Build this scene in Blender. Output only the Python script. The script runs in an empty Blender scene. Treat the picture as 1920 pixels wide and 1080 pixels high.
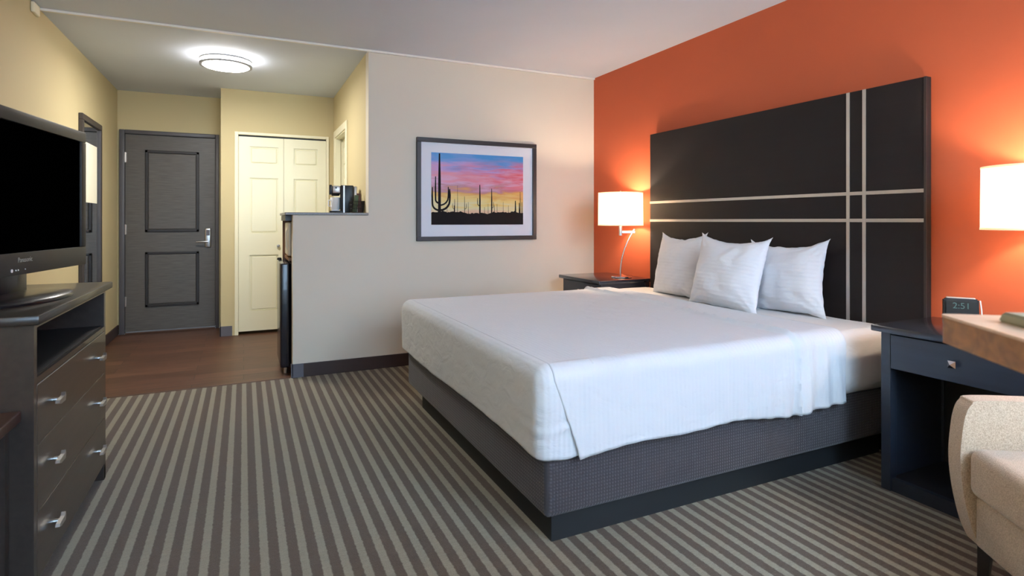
import bpy, bmesh, math, random
from mathutils import Vector, Matrix, noise
random.seed(4)
S = bpy.context.scene
COL = S.collection
PI = math.pi

# ------------------------------------------------------------------ materials
def lin(c):
    return tuple(((v/255)/12.92 if v/255 <= .04045 else ((v/255+.055)/1.055)**2.4) for v in c) + (1,)

class NT:
    def __init__(s, name):
        s.m = bpy.data.materials.new(name); s.m.use_nodes = True
        s.t = s.m.node_tree; s.t.nodes.clear()
        s.out = s.t.nodes.new('ShaderNodeOutputMaterial')
    def n(s, typ, **kw):
        nd = s.t.nodes.new(typ)
        for k, v in kw.items():
            if k.startswith('i_'):
                nd.inputs[k[2:].replace('_', ' ')].default_value = v
            else:
                setattr(nd, k, v)
        return nd
    def l(s, a, b): s.t.links.new(a, b)
    def math(s, op, a, b=None, clamp=False):
        m = s.n('ShaderNodeMath', operation=op, use_clamp=clamp)
        for i, v in enumerate((a, b)):
            if v is None: continue
            if isinstance(v, (int, float)): m.inputs[i].default_value = v
            else: s.l(v, m.inputs[i])
        return m.outputs[0]
    def ramp(s, fac, stops, interp='LINEAR'):
        r = s.n('ShaderNodeValToRGB'); e = r.color_ramp.elements
        r.color_ramp.interpolation = interp
        while len(e) < len(stops): e.new(.5)
        for el, (p, c) in zip(e, stops): el.position = p; el.color = c
        s.l(fac, r.inputs[0]); return r.outputs[0]
    def mix(s, fac, a, b):
        m = s.n('ShaderNodeMix', data_type='RGBA')
        for sock, v in ((m.inputs[0], fac), (m.inputs[6], a), (m.inputs[7], b)):
            if isinstance(v, (int, float, tuple)): sock.default_value = v
            else: s.l(v, sock)
        return m.outputs[2]

def mat(name, rgb, rough=.6, metal=0, spec=.5, nscale=0, namt=0, bump=0, bscale=200, stretch=(1,1,1), sheen=0, coat=0):
    """plain procedural material: base colour with noise variation and bump"""
    T = NT(name); b = T.n('ShaderNodeBsdfPrincipled')
    b.inputs['Roughness'].default_value = rough; b.inputs['Metallic'].default_value = metal
    b.inputs['Specular IOR Level'].default_value = spec
    b.inputs['Sheen Weight'].default_value = sheen; b.inputs['Coat Weight'].default_value = coat
    c = lin(rgb); tc = T.n('ShaderNodeTexCoord'); mp = T.n('ShaderNodeMapping')
    mp.inputs['Scale'].default_value = stretch; T.l(tc.outputs['Object'], mp.inputs[0])
    if namt:
        nz = T.n('ShaderNodeTexNoise', i_Scale=nscale, i_Detail=4.0); T.l(mp.outputs[0], nz.inputs['Vector'])
        lo = tuple(v*(1-namt) for v in c[:3])+(1,); hi = tuple(min(1, v*(1+namt)) for v in c[:3])+(1,)
        T.l(T.ramp(nz.outputs['Fac'], [(.3, lo), (.7, hi)]), b.inputs['Base Color'])
    else: b.inputs['Base Color'].default_value = c
    if bump:
        n2 = T.n('ShaderNodeTexNoise', i_Scale=bscale, i_Detail=3.0); T.l(mp.outputs[0], n2.inputs['Vector'])
        bp = T.n('ShaderNodeBump', i_Strength=bump, i_Distance=.002); T.l(n2.outputs['Fac'], bp.inputs['Height'])
        T.l(bp.outputs[0], b.inputs['Normal'])
    T.l(b.outputs[0], T.out.inputs[0]); return T.m

def emis(name, rgb, strength):
    T = NT(name); e = T.n('ShaderNodeEmission'); e.inputs[0].default_value = lin(rgb); e.inputs[1].default_value = strength
    T.l(e.outputs[0], T.out.inputs[0]); return T.m

M = {}
M['beige'] = mat('golden beige wall paint', (204, 189, 146), .75, nscale=1.2, namt=.02, bump=.12, bscale=160)
M['greige'] = mat('pale beige wall paint', (222, 214, 200), .75, nscale=1.2, namt=.02, bump=.12, bscale=160)
M['orange'] = mat('orange wall paint', (198, 93, 56), .7, nscale=1.5, namt=.03, bump=.12, bscale=160)
M['ceil'] = mat('ceiling paint', (214, 223, 238), .85, nscale=2, namt=.015, bump=.2, bscale=120)
M['whitetrim'] = mat('white trim paint', (240, 238, 232), .5)
M['cream'] = mat('cream door paint', (238, 234, 206), .38, bump=.05, bscale=80, stretch=(3, 3, .5))
M['creamtrim'] = mat('cream casing paint', (240, 234, 205), .45)
M['basedark'] = mat('dark brown baseboard', (58, 42, 38), .5, nscale=8, namt=.1, stretch=(.3, .3, 3))
M['basegrey'] = mat('grey rubber base', (98, 96, 104), .55)
M['doorgrey'] = mat('charcoal stained door', (88, 83, 78), .42, nscale=9, namt=.22, stretch=(.8, 1, 14), bump=.1, bscale=60)
M['doormould'] = mat('dark moulding', (34, 28, 26), .45)
M['doorframe'] = mat('charcoal door frame', (84, 82, 86), .45, nscale=5, namt=.08)
M['steel'] = mat('satin steel', (205, 205, 205), .32, metal=1, nscale=60, namt=.06)
M['chrome'] = mat('polished chrome', (225, 225, 228), .14, metal=1)
M['espresso'] = mat('espresso wood', (50, 43, 39), .3, nscale=6, namt=.18, stretch=(8, .6, 8), spec=.5, coat=.15)
M['espressof'] = mat('espresso drawer front', (60, 51, 45), .3, nscale=6, namt=.18, stretch=(8, .6, 8), coat=.2)
M['espressotop'] = mat('espresso dresser top', (40, 34, 28), .32, nscale=6, namt=.15, stretch=(8, .6, 8), coat=.15)
M['inside'] = mat('dark shelf inside', (24, 22, 24), .6)
M['benchtop'] = mat('reddish dark bench top', (58, 34, 28), .35, nscale=5, namt=.2, stretch=(8, .6, 8))
M['tvplastic'] = mat('grey black television plastic', (36, 35, 33), .5, nscale=200, namt=.05)
M['tvscreen'] = mat('black screen', (1, 1, 1), .8, spec=0)
M['gloss'] = mat('glossy black plastic', (20, 20, 23), .3, coat=.2)
M['black'] = mat('black plastic', (22, 22, 24), .4)
M['hboard'] = mat('dark brown laminate', (31, 24, 24), .6, spec=.3, nscale=4, namt=.06, stretch=(6, .4, 6))
M['hboardedge'] = mat('dark laminate edge', (50, 40, 38), .45)
M['nickel'] = mat('brushed nickel ring', (150, 150, 150), .5, metal=.3, nscale=40, namt=.05)
M['silver'] = mat('brushed silver strip', (196, 190, 186), .38, metal=.75)
M['navy'] = mat('blue black painted wood', (38, 43, 54), .35, nscale=6, namt=.1, stretch=(8, .6, 8), coat=.2)
M['navytop'] = mat('blue black nightstand top', (42, 44, 52), .22, nscale=6, namt=.1, stretch=(8, .6, 8), coat=.4)
M['basebed'] = mat('black bed plinth', (26, 28, 30), .6)
M['grn'] = mat('grey green leatherette', (150, 150, 126), .55, bump=.1, bscale=300)
M['legwood'] = mat('dark chair leg wood', (36, 26, 22), .4)
M['cabwood'] = mat('brown cabinet wood', (126, 88, 56), .45, nscale=6, namt=.2, stretch=(6, 6, .6))
M['counter'] = mat('speckled grey brown worktop', (112, 104, 98), .3, nscale=220, namt=.5)
M['fridge'] = mat('black fridge enamel', (26, 27, 36), .25, coat=.3)
M['mwhite'] = mat('off white microwave', (226, 212, 190), .35)
M['mug'] = mat('white ceramic', (235, 235, 235), .25)
M['frame'] = mat('black picture frame', (40, 40, 44), .4)
M['mat'] = mat('white mat board', (228, 234, 246), .8)
M['basketblack'] = mat('black wire', (28, 26, 26), .4)
M['sachetgreen'] = mat('green paper sachet', (70, 82, 40), .6)
M['sachetred'] = mat('dark red paper sachet', (92, 56, 46), .6)
M['sachetwhite'] = mat('grey paper sachet', (190, 188, 184), .6)
M['paper'] = mat('cream painted reflection', (255, 252, 232), .7)  # flat cream standing in for the bright reflection in the mirror
M['mirrorframe'] = mat('dark grey mirror frame', (66, 60, 58), .4)
M['threshold'] = mat('brown threshold strip', (84, 60, 46), .45)
M['pedestal'] = mat('dark metal pedestal', (40, 40, 42), .4, metal=.6)
M['curtain'] = mat('grey curtain', (170, 166, 160), .9, bump=.3, bscale=200)

# mirror glass
T = NT('mirror glass'); g = T.n('ShaderNodeBsdfPrincipled'); g.inputs['Metallic'].default_value = 1
nz = T.n('ShaderNodeTexNoise', i_Scale=2.0); T.l(T.ramp(nz.outputs['Fac'], [(0, (.74, .77, .78, 1)), (1, (.78, .8, .8, 1))]), g.inputs['Base Color'])
g.inputs['Roughness'].default_value = .03; T.l(g.outputs[0], T.out.inputs[0]); M['mirror'] = T.m

# window pane: clear thin glass
T = NT('window glass'); tr = T.n('ShaderNodeBsdfTransparent'); gl = T.n('ShaderNodeBsdfGlossy'); gl.inputs['Roughness'].default_value = .02
fr = T.n('ShaderNodeFresnel', i_IOR=1.45); mx = T.n('ShaderNodeMixShader')
T.l(fr.outputs[0], mx.inputs[0]); T.l(tr.outputs[0], mx.inputs[1]); T.l(gl.outputs[0], mx.inputs[2]); T.l(mx.outputs[0], T.out.inputs[0]); M['glass'] = T.m

# lamp shade fabric : translucent
def shade_mat(name, rgb, tw=.5):
    T = NT(name); d = T.n('ShaderNodeBsdfDiffuse'); t = T.n('ShaderNodeBsdfTranslucent'); mx = T.n('ShaderNodeMixShader'); mx.inputs[0].default_value = tw
    wv = T.n('ShaderNodeTexNoise', i_Scale=120.0); c = lin(rgb)
    cr = T.ramp(wv.outputs['Fac'], [(.3, tuple(v*.97 for v in c[:3])+(1,)), (.7, c)])
    T.l(cr, d.inputs[0]); T.l(cr, t.inputs[0]); T.l(d.outputs[0], mx.inputs[1]); T.l(t.outputs[0], mx.inputs[2]); T.l(mx.outputs[0], T.out.inputs[0]); return T.m
M['shade'] = shade_mat('white linen lamp shade', (252, 246, 236), .6)
M['bulb'] = emis('warm bulb', (255, 226, 190), 40)
M['diffuser'] = emis('lit white glass diffuser', (255, 250, 244), 44)
M['digits'] = emis('clock digits', (150, 190, 190), .35)

# carpet: stripes running along the room (y)
T = NT('striped carpet'); b = T.n('ShaderNodeBsdfPrincipled'); b.inputs['Roughness'].default_value = .95; b.inputs['Specular IOR Level'].default_value = .1; b.inputs['Sheen Weight'].default_value = .15
tc = T.n('ShaderNodeTexCoord'); sx = T.n('ShaderNodeSeparateXYZ'); T.l(tc.outputs['Object'], sx.inputs[0])
wn = T.n('ShaderNodeTexNoise', i_Scale=60.0, i_Detail=2.0); T.l(tc.outputs['Object'], wn.inputs['Vector'])
xx = T.math('ADD', sx.outputs[0], T.math('MULTIPLY', T.math('SUBTRACT', wn.outputs['Fac'], .5), .008))
fr_ = T.math('FRACT', T.math('DIVIDE', T.math('ADD', xx, 10.0 + .012), .0625))
fac = T.ramp(fr_, [(0, (0,0,0,1)), (.06, (1,1,1,1)), (.44, (1,1,1,1)), (.5, (0,0,0,1))])
big = T.n('ShaderNodeTexNoise', i_Scale=2.2, i_Detail=2.0); T.l(tc.outputs['Object'], big.inputs['Vector'])
fine = T.n('ShaderNodeTexNoise', i_Scale=260.0, i_Detail=2.0); T.l(tc.outputs['Object'], fine.inputs['Vector'])
dark = T.mix(fine.outputs['Fac'], lin((70, 58, 47)), lin((104, 88, 73)))
light = T.mix(fine.outputs['Fac'], lin((120, 114, 96)), lin((156, 149, 130)))
mp = T.n('ShaderNodeMapping'); mp.inputs['Scale'].default_value = (30, 130, 1); T.l(tc.outputs['Object'], mp.inputs[0])
rows = T.n('ShaderNodeTexNoise', i_Scale=1.0, i_Detail=2.0); T.l(mp.outputs[0], rows.inputs['Vector'])
cc = T.mix(fac, dark, light)
hs = T.n('ShaderNodeHueSaturation'); T.l(cc, hs.inputs['Color']); T.l(T.math('ADD', T.math('MULTIPLY', rows.outputs['Fac'], .35), .74), hs.inputs['Value'])
T.l(hs.outputs[0], b.inputs['Base Color'])
bp = T.n('ShaderNodeBump', i_Strength=.5, i_Distance=.004); T.l(fine.outputs['Fac'], bp.inputs['Height']); T.l(bp.outputs[0], b.inputs['Normal'])
T.l(b.outputs[0], T.out.inputs[0]); M['carpet'] = T.m

# entry wood planks
T = NT('brown wood planks'); b = T.n('ShaderNodeBsdfPrincipled'); b.inputs['Roughness'].default_value = .42
tc = T.n('ShaderNodeTexCoord'); br = T.n('ShaderNodeTexBrick', offset=.37)
br.inputs['Scale'].default_value = 1; br.inputs['Brick Width'].default_value = .9; br.inputs['Row Height'].default_value = .15
br.inputs['Mortar Size'].default_value = .0025; br.inputs['Mortar Smooth'].default_value = .2
br.inputs['Color1'].default_value = lin((96, 64, 48)); br.inputs['Color2'].default_value = lin((76, 50, 37)); br.inputs['Mortar'].default_value = lin((52, 34, 26))
T.l(tc.outputs['Object'], br.inputs['Vector'])
mp = T.n('ShaderNodeMapping'); mp.inputs['Scale'].default_value = (1.5, 22, 1); T.l(tc.outputs['Object'], mp.inputs[0])
gr = T.n('ShaderNodeTexNoise', i_Scale=2.5, i_Detail=6.0, i_Distortion=.8); T.l(mp.outputs[0], gr.inputs['Vector'])
hs = T.n('ShaderNodeHueSaturation'); T.l(br.outputs['Color'], hs.inputs['Color']); T.l(T.math('ADD', T.math('MULTIPLY', gr.outputs['Fac'], 1.7), .15), hs.inputs['Value'])
T.l(hs.outputs[0], b.inputs['Base Color']); T.l(b.outputs[0], T.out.inputs[0]); M['wood'] = T.m

# light table wood (top pale laminate, warm grain on the edge)
def grain(name, c1, c2, st, rough=.4):
    T = NT(name); b = T.n('ShaderNodeBsdfPrincipled'); b.inputs['Roughness'].default_value = rough
    tc = T.n('ShaderNodeTexCoord'); mp = T.n('ShaderNodeMapping'); mp.inputs['Scale'].default_value = st; T.l(tc.outputs['Object'], mp.inputs[0])
    gr = T.n('ShaderNodeTexNoise', i_Scale=3.0, i_Detail=5.0, i_Distortion=1.0); T.l(mp.outputs[0], gr.inputs['Vector'])
    T.l(T.ramp(gr.outputs['Fac'], [(.3, lin(c1)), (.7, lin(c2))]), b.inputs['Base Color']); T.l(b.outputs[0], T.out.inputs[0]); return T.m
M['tabletop'] = grain('pale wood laminate', (206, 174, 142), (226, 196, 166), (2, 10, 2))
M['tableedge'] = grain('warm wood table edge', (132, 88, 34), (178, 122, 50), (2, 10, 14))

# white bed linen with a faint woven stripe, grain bump
def linen(name, rgb, stripes=None, sc=140, wr=.35):
    T = NT(name); b = T.n('ShaderNodeBsdfPrincipled'); b.inputs['Base Color'].default_value = lin(rgb); b.inputs['Roughness'].default_value = .85; b.inputs['Sheen Weight'].default_value = .1
    tc = T.n('ShaderNodeTexCoord'); w = T.n('ShaderNodeTexNoise', i_Scale=9.0, i_Detail=5.0, i_Distortion=.8); mp = T.n('ShaderNodeMapping'); mp.inputs['Scale'].default_value = (1, 1, 1.6)
    T.l(tc.outputs['Object'], mp.inputs[0]); T.l(mp.outputs[0], w.inputs['Vector'])
    bp = T.n('ShaderNodeBump', i_Strength=wr, i_Distance=.02); T.l(w.outputs['Fac'], bp.inputs['Height'])
    last = bp
    if stripes is not None:
        sp = T.n('ShaderNodeSeparateXYZ'); T.l(tc.outputs['Object'], sp.inputs[0])
        sn = T.math('SINE', T.math('MULTIPLY', sp.outputs[stripes], sc*2*PI))
        b2 = T.n('ShaderNodeBump', i_Strength=.25, i_Distance=.0015); T.l(sn, b2.inputs['Height']); T.l(bp.outputs[0], b2.inputs['Normal']); last = b2
    T.l(last.outputs[0], b.inputs['Normal']); T.l(b.outputs[0], T.out.inputs[0]); return T.m
M['linen'] = linen('white bed linen', (210, 214, 219), 0, 50)
M['fitted'] = linen('white fitted sheet', (220, 218, 216), None)
M['pillow'] = linen('white striped pillowcase', (232, 232, 236), 2, 45, .3)

# quilted brown grey box spring cover: fine square weave
T = NT('brown grey woven bed wrap'); b = T.n('ShaderNodeBsdfPrincipled'); b.inputs['Roughness'].default_value = .85; b.inputs['Sheen Weight'].default_value = .2
tc = T.n('ShaderNodeTexCoord'); sp = T.n('ShaderNodeSeparateXYZ'); T.l(tc.outputs['Object'], sp.inputs[0])
def sw(o, k): return T.math('SINE', T.math('MULTIPLY', o, k*2*PI))
gx = sw(T.math('ADD', sp.outputs[0], sp.outputs[1]), 80); gz = sw(sp.outputs[2], 80)
hgt = T.math('MULTIPLY', T.math('ADD', gx, 1.0), T.math('ADD', gz, 1.0))
cr = T.ramp(T.math('MULTIPLY', hgt, .25), [(0, lin((52, 47, 50))), (.6, lin((76, 69, 72)))])
T.l(cr, b.inputs['Base Color']); bp = T.n('ShaderNodeBump', i_Strength=.35, i_Distance=.002); T.l(hgt, bp.inputs['Height']); T.l(bp.outputs[0], b.inputs['Normal'])
T.l(b.outputs[0], T.out.inputs[0]); M['wrap'] = T.m

# armchair tweed
T = NT('beige woven upholstery'); b = T.n('ShaderNodeBsdfPrincipled'); b.inputs['Roughness'].default_value = .9; b.inputs['Sheen Weight'].default_value = .25
tc = T.n('ShaderNodeTexCoord'); n1 = T.n('ShaderNodeTexNoise', i_Scale=380.0, i_Detail=3.0); T.l(tc.outputs['Object'], n1.inputs['Vector'])
T.l(T.ramp(n1.outputs['Fac'], [(.3, lin((162, 136, 110))), (.66, lin((210, 184, 156)))]), b.inputs['Base Color'])
bp = T.n('ShaderNodeBump', i_Strength=.6, i_Distance=.002); T.l(n1.outputs['Fac'], bp.inputs['Height']); T.l(bp.outputs[0], b.inputs['Normal'])
T.l(b.outputs[0], T.out.inputs[0]); M['tweed'] = T.m

# sunset print: local x = along the print 0..1, z up 0..1 via Generated coordinates
T = NT('desert sunset photo print'); b = T.n('ShaderNodeBsdfPrincipled'); b.inputs['Roughness'].default_value = .35
tc = T.n('ShaderNodeTexCoord'); sp = T.n('ShaderNodeSeparateXYZ'); T.l(tc.outputs['Generated'], sp.inputs[0])
mp = T.n('ShaderNodeMapping'); mp.inputs['Scale'].default_value = (1.6, 1, 7); mp.inputs['Rotation'].default_value = (0, .22, 0); T.l(tc.outputs['Generated'], mp.inputs[0])
n1 = T.n('ShaderNodeTexNoise', i_Scale=1.7, i_Detail=5.0, i_Distortion=.6); T.l(mp.outputs[0], n1.inputs['Vector'])
zz = T.math('ADD', T.math('ADD', sp.outputs[2], T.math('MULTIPLY', T.math('SUBTRACT', n1.outputs['Fac'], .5), .5)), T.math('MULTIPLY', sp.outputs[0], .05))
base = T.ramp(zz, [(.15, lin((226, 190, 160))), (.27, lin((226, 218, 172))), (.37, lin((232, 208, 130))), (.46, lin((222, 172, 92))), (.52, lin((186, 138, 150))), (.60, lin((212, 168, 204))),
                   (.70, lin((220, 148, 168))), (.80, lin((190, 154, 208))), (.89, lin((120, 152, 218))), (1, lin((64, 146, 214)))])
n2 = T.n('ShaderNodeTexNoise', i_Scale=2.6, i_Detail=4.0, i_Distortion=.4); T.l(mp.outputs[0], n2.inputs['Vector'])
red = T.math('MULTIPLY', T.math('MULTIPLY', T.ramp(n2.outputs['Fac'], [(.4, (0,0,0,1)), (.62, (1,1,1,1))]), sp.outputs[0]),
             T.ramp(sp.outputs[2], [(.35, (0,0,0,1)), (.6, (1,1,1,1)), (.8, (1,1,1,1)), (.95, (0,0,0,1))]))
T.l(T.mix(red, base, lin((214, 88, 104))), b.inputs['Base Color']); T.l(b.outputs[0], T.out.inputs[0]); M['sunset'] = T.m
M['silh'] = mat('black print ink', (22, 17, 20), .7, spec=.2)

# ------------------------------------------------------------------ geometry helpers
def box(bm, x0, x1, y0, y1, z0, z1, bev=0, seg=2, rot=None):
    r = bmesh.ops.create_cube(bm, size=1)
    vs = r['verts']
    for v in vs:
        v.co = Vector(((x0+x1)/2 + v.co.x*(x1-x0), (y0+y1)/2 + v.co.y*(y1-y0), (z0+z1)/2 + v.co.z*(z1-z0)))
    if bev:
        es = list({e for v in vs for e in v.link_edges})
        bmesh.ops.bevel(bm, geom=es, offset=bev, segments=seg, affect='EDGES', profile=.5)
    return vs

def bx(*a, **k):
    bm = bmesh.new(); box(bm, *a, **k); return bm

def xform(bm, mtx):
    bmesh.ops.transform(bm, matrix=mtx, verts=bm.verts); return bm

def lathe(bm, prof, c=(0, 0), n=40, close=False):
    rings = []
    for r, z in prof:
        if r < 1e-5: rings.append([bm.verts.new((c[0], c[1], z))])
        else: rings.append([bm.verts.new((c[0]+r*math.cos(2*PI*i/n), c[1]+r*math.sin(2*PI*i/n), z)) for i in range(n)])
    pairs = list(zip(rings, rings[1:]))
    if close: pairs.append((rings[-1], rings[0]))
    for a, b in pairs:
        for i in range(n):
            j = (i+1) % n
            if len(a) == 1 and len(b) == 1: continue
            if len(a) == 1: bm.faces.new((a[0], b[j], b[i]))
            elif len(b) == 1: bm.faces.new((a[i], a[j], b[0]))
            else: bm.faces.new((a[i], a[j], b[j], b[i]))
    return bm

def tube(bm, pts, rad, n=12, cap=True):
    pts = [Vector(p) for p in pts]; rings = []
    rr = rad if isinstance(rad, (list, tuple)) else [rad]*len(pts)
    up = None
    for i, p in enumerate(pts):
        d = (pts[min(i+1, len(pts)-1)] - pts[max(i-1, 0)]).normalized()
        if up is None:
            up = Vector((0, 0, 1)) if abs(d.z) < .9 else Vector((1, 0, 0))
        a = d.cross(up).normalized(); b2 = a.cross(d).normalized(); up = b2
        rings.append([bm.verts.new(p + rr[i]*(math.cos(2*PI*k/n)*a + math.sin(2*PI*k/n)*b2)) for k in range(n)])
    for a, b2 in zip(rings, rings[1:]):
        for k in range(n): bm.faces.new((a[k], a[(k+1) % n], b2[(k+1) % n], b2[k]))
    if cap: bm.faces.new(rings[0][::-1]); bm.faces.new(rings[-1])
    return bm

def prism(bm, poly, axis, a, b):
    """extrude 2-D polygon; axis 'y': poly is (x,z); 'x': (y,z); 'z': (x,y)"""
    def P(p, t):
        return {'y': (p[0], t, p[1]), 'x': (t, p[0], p[1]), 'z': (p[0], p[1], t)}[axis]
    A = [bm.verts.new(P(p, a)) for p in poly]; B = [bm.verts.new(P(p, b)) for p in poly]
    n = len(poly)
    bm.faces.new(A); bm.faces.new(B[::-1])
    for i in range(n): bm.faces.new((A[i], B[i], B[(i+1) % n], A[(i+1) % n]))
    return bm

def obj(name, bm, m, parent=None, smooth=False, loc=None):
    bmesh.ops.recalc_face_normals(bm, faces=bm.faces)
    me = bpy.data.meshes.new(name); bm.to_mesh(me); bm.free()
    me.materials.append(M[m] if isinstance(m, str) else m)
    if smooth:
        for p in me.polygons: p.use_smooth = True
        try: me.set_sharp_from_angle(angle=math.radians(smooth if smooth is not True else 40))
        except Exception: pass
    o = bpy.data.objects.new(name, me); COL.objects.link(o)
    if parent: o.parent = parent
    if loc: o.location = loc
    return o

def thing(name, label, cat, loc=(0, 0, 0), rotz=0, group=None):
    o = bpy.data.objects.new(name, None); COL.objects.link(o); o.empty_display_size = .1
    o.location = loc; o.rotation_euler = (0, 0, rotz); o['label'] = label; o['category'] = cat
    if group: o['group'] = group
    return o

def tag(o, label, cat, group=None):
    o['label'] = label; o['category'] = cat
    if group: o['group'] = group
    return o

def struct(name, bm, m, label, cat, parent=None, smooth=False):
    o = obj(name, bm, m, parent, smooth)
    if parent is None: o['kind'] = 'structure'; o['label'] = label; o['category'] = cat
    return o

def text_bm(txt, size, ext=.0004):
    cu = bpy.data.curves.new('t', 'FONT'); cu.body = txt; cu.size = size; cu.extrude = ext; cu.align_x = 'CENTER'; cu.align_y = 'CENTER'
    o = bpy.data.objects.new('t', cu); COL.objects.link(o)
    dg = bpy.context.evaluated_depsgraph_get(); me = bpy.data.meshes.new_from_object(o.evaluated_get(dg))
    bm = bmesh.new(); bm.from_mesh(me); bpy.data.objects.remove(o); bpy.data.curves.remove(cu); bpy.data.meshes.remove(me); return bm

def fbm(p, sc=1.0, o=3):
    return noise.fractal(Vector(p)*sc, 1.0, 2.0, o)

# ------------------------------------------------------------------ room
H = 2.513; XL = -1.172; XO = 2.993; YP = 4.54; YD = 7.02; YC = 6.468; XE = .89; XC = -.208; XP = .332; YB = -2.4
PT = .11   # partition thickness
struct('floor', bx(XL, XO, YB, YP, -.1, 0), 'carpet', 'grey brown and sage striped carpet of the bedroom', 'carpet')
bm = bx(XL, XE+.9, YP, YD, -.1, -.001); struct('floor_entry', bm, 'wood', 'dark brown wood plank floor of the entry', 'floor')
bm = bmesh.new(); prism(bm, [(YP-.012, 0), (YP+.012, 0), (YP+.006, .006), (YP-.006, .006)], 'x', XL, XP-.02); struct('trim_1', bm, 'threshold', 'thin brown threshold strip between carpet and wood floor', 'threshold')
struct('ceiling', bx(XL-.1, XO+.1, YB-.1, YD+.1, H, H+.1), 'ceil', 'white painted ceiling', 'ceiling')
struct('wall_left', bx(XL-.1, XL, YB, YD, 0, H), 'beige', 'long beige wall behind the television', 'wall')
struct('wall_right', bx(XO, XO+.1, YB, YP+PT, 0, H), 'orange', 'orange accent wall behind the bed', 'wall')
# partition: half height peninsula wall + full height part in one piece
bm = bmesh.new(); prism(bm, [(XP, 0), (XO, 0), (XO, H), (XE, H), (XE, 1.213), (XP, 1.213)], 'y', YP, YP+PT)
struct('wall_partition', bm, 'greige', 'beige partition wall with a half height end, holding the sunset picture', 'wall')
# bathroom side wall with door opening
bm = bmesh.new(); Y0, Y1, ZT = 5.60, 6.30, 2.055
box(bm, XE, XE+PT, YP+PT, Y0, 0, H); box(bm, XE, XE+PT, Y1, YC, 0, H); box(bm, XE, XE+PT, Y0, Y1, ZT, H)
struct('wall_bathroom', bm, 'beige', 'beige side wall with the bathroom doorway', 'wall')
# closet wall with opening
CX0, CX1, CZ = -.06, .826, 2.06
bm = bmesh.new(); box(bm, XC, CX0, YC, YC+.11, 0, H); box(bm, CX1, XE+PT, YC, YC+.11, 0, H); box(bm, CX0, CX1, YC, YC+.11, CZ, H)
box(bm, XC, XC+.1, YC+.11, YD, 0, H); box(bm, XC+.1, XE+PT, YD-.1, YD, 0, H)
struct('wall_closet', bm, 'beige', 'beige wall around the closet doors', 'wall')
DX0, DX1, DZ = -1.105, -.28, 2.066
bm = bmesh.new(); box(bm, XL-.1, -1.154, YD, YD+.1, 0, H); box(bm, -.242, XE+PT, YD, YD+.1, 0, H); box(bm, -1.154, -.242, YD, YD+.1, 2.11, H)
struct('wall_entry', bm, 'beige', 'beige wall around the dark entry door', 'wall')
# far closing of bathroom side
struct('wall_bathroom_inner', bx(XE+.9, XE+1.0, YP+PT, YD, 0, H), 'beige', 'beige wall inside the bathroom', 'wall')
# window wall behind the camera
WX0, WX1, WZ0, WZ1 = -.5, 2.55, .75, 2.3
bm = bmesh.new(); box(bm, XL-.1, WX0, YB-.1, YB, 0, H); box(bm, WX1, XO+.1, YB-.1, YB, 0, H); box(bm, WX0, WX1, YB-.1, YB, 0, WZ0); box(bm, WX0, WX1, YB-.1, YB, WZ1, H)
struct('wall_window', bm, 'beige', 'beige wall with the wide window', 'wall')
w = bpy.data.objects.new('window_1', None); COL.objects.link(w); w['kind'] = 'structure'; w['label'] = 'wide aluminium window opposite the entry'; w['category'] = 'window'
bm = bmesh.new()
for x in (WX0+.02, (WX0+WX1)/2, WX1-.02): box(bm, x-.02, x+.02, YB-.07, YB-.03, WZ0+.04, WZ1-.04)
for z in (WZ0+.02, WZ1-.02): box(bm, WX0, WX1, YB-.07, YB-.03, z-.02, z+.02)
obj('window_frame', bm, 'steel', w)
obj('pane', bx(WX0+.04, (WX0+WX1)/2-.02, YB-.055, YB-.05, WZ0+.04, WZ1-.04), 'glass', w)
obj('pane', bx((WX0+WX1)/2+.02, WX1-.04, YB-.055, YB-.05, WZ0+.04, WZ1-.04), 'glass', w)

# trims
struct('trim_2', bx(XL, XO, YP-.022, YP-.001, H-.016, H, bev=.003), 'whitetrim', 'thin white strip crossing the ceiling', 'trim')
bm = bx(XL, XL+.02, YP-.16, YP-.05, H-.07, H-.004, bev=.006); struct('trim_3', bm, 'creamtrim', 'small cream end block of the ceiling strip on the left wall', 'trim')
struct('baseboard_partition', bx(XP+.075, XO, YP-.012, YP, 0, .1, bev=.003), 'basedark', 'dark brown baseboard under the picture wall', 'baseboard')
bm = bmesh.new(); box(bm, XP-.006, XP+.075, YP-.01, YP, 0, .1); box(bm, XP-.012, XP, YP-.01, YP+.02, 0, .1)
struct('baseboard_corner', bm, 'basegrey', 'grey rubber base wrapping the end of the half wall', 'baseboard')
struct('baseboard_left', bx(XL, XL+.012, 3.3, YD, 0, .1, bev=.003), 'basedark', 'dark baseboard along the left wall', 'baseboard')
struct('baseboard_right', bx(XO-.012, XO, YB, YP-.012, 0, .1, bev=.003), 'basedark', 'dark baseboard along the orange wall', 'baseboard')
bm = bmesh.new(); box(bm, XC-.008, CX0-.045, YC-.01, YC, 0, .1); box(bm, XC-.01, XC, YC-.01, YD-.03, 0, .1)
struct('baseboard_closet', bm, 'basegrey', 'grey rubber base beside the closet doors', 'baseboard')

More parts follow.
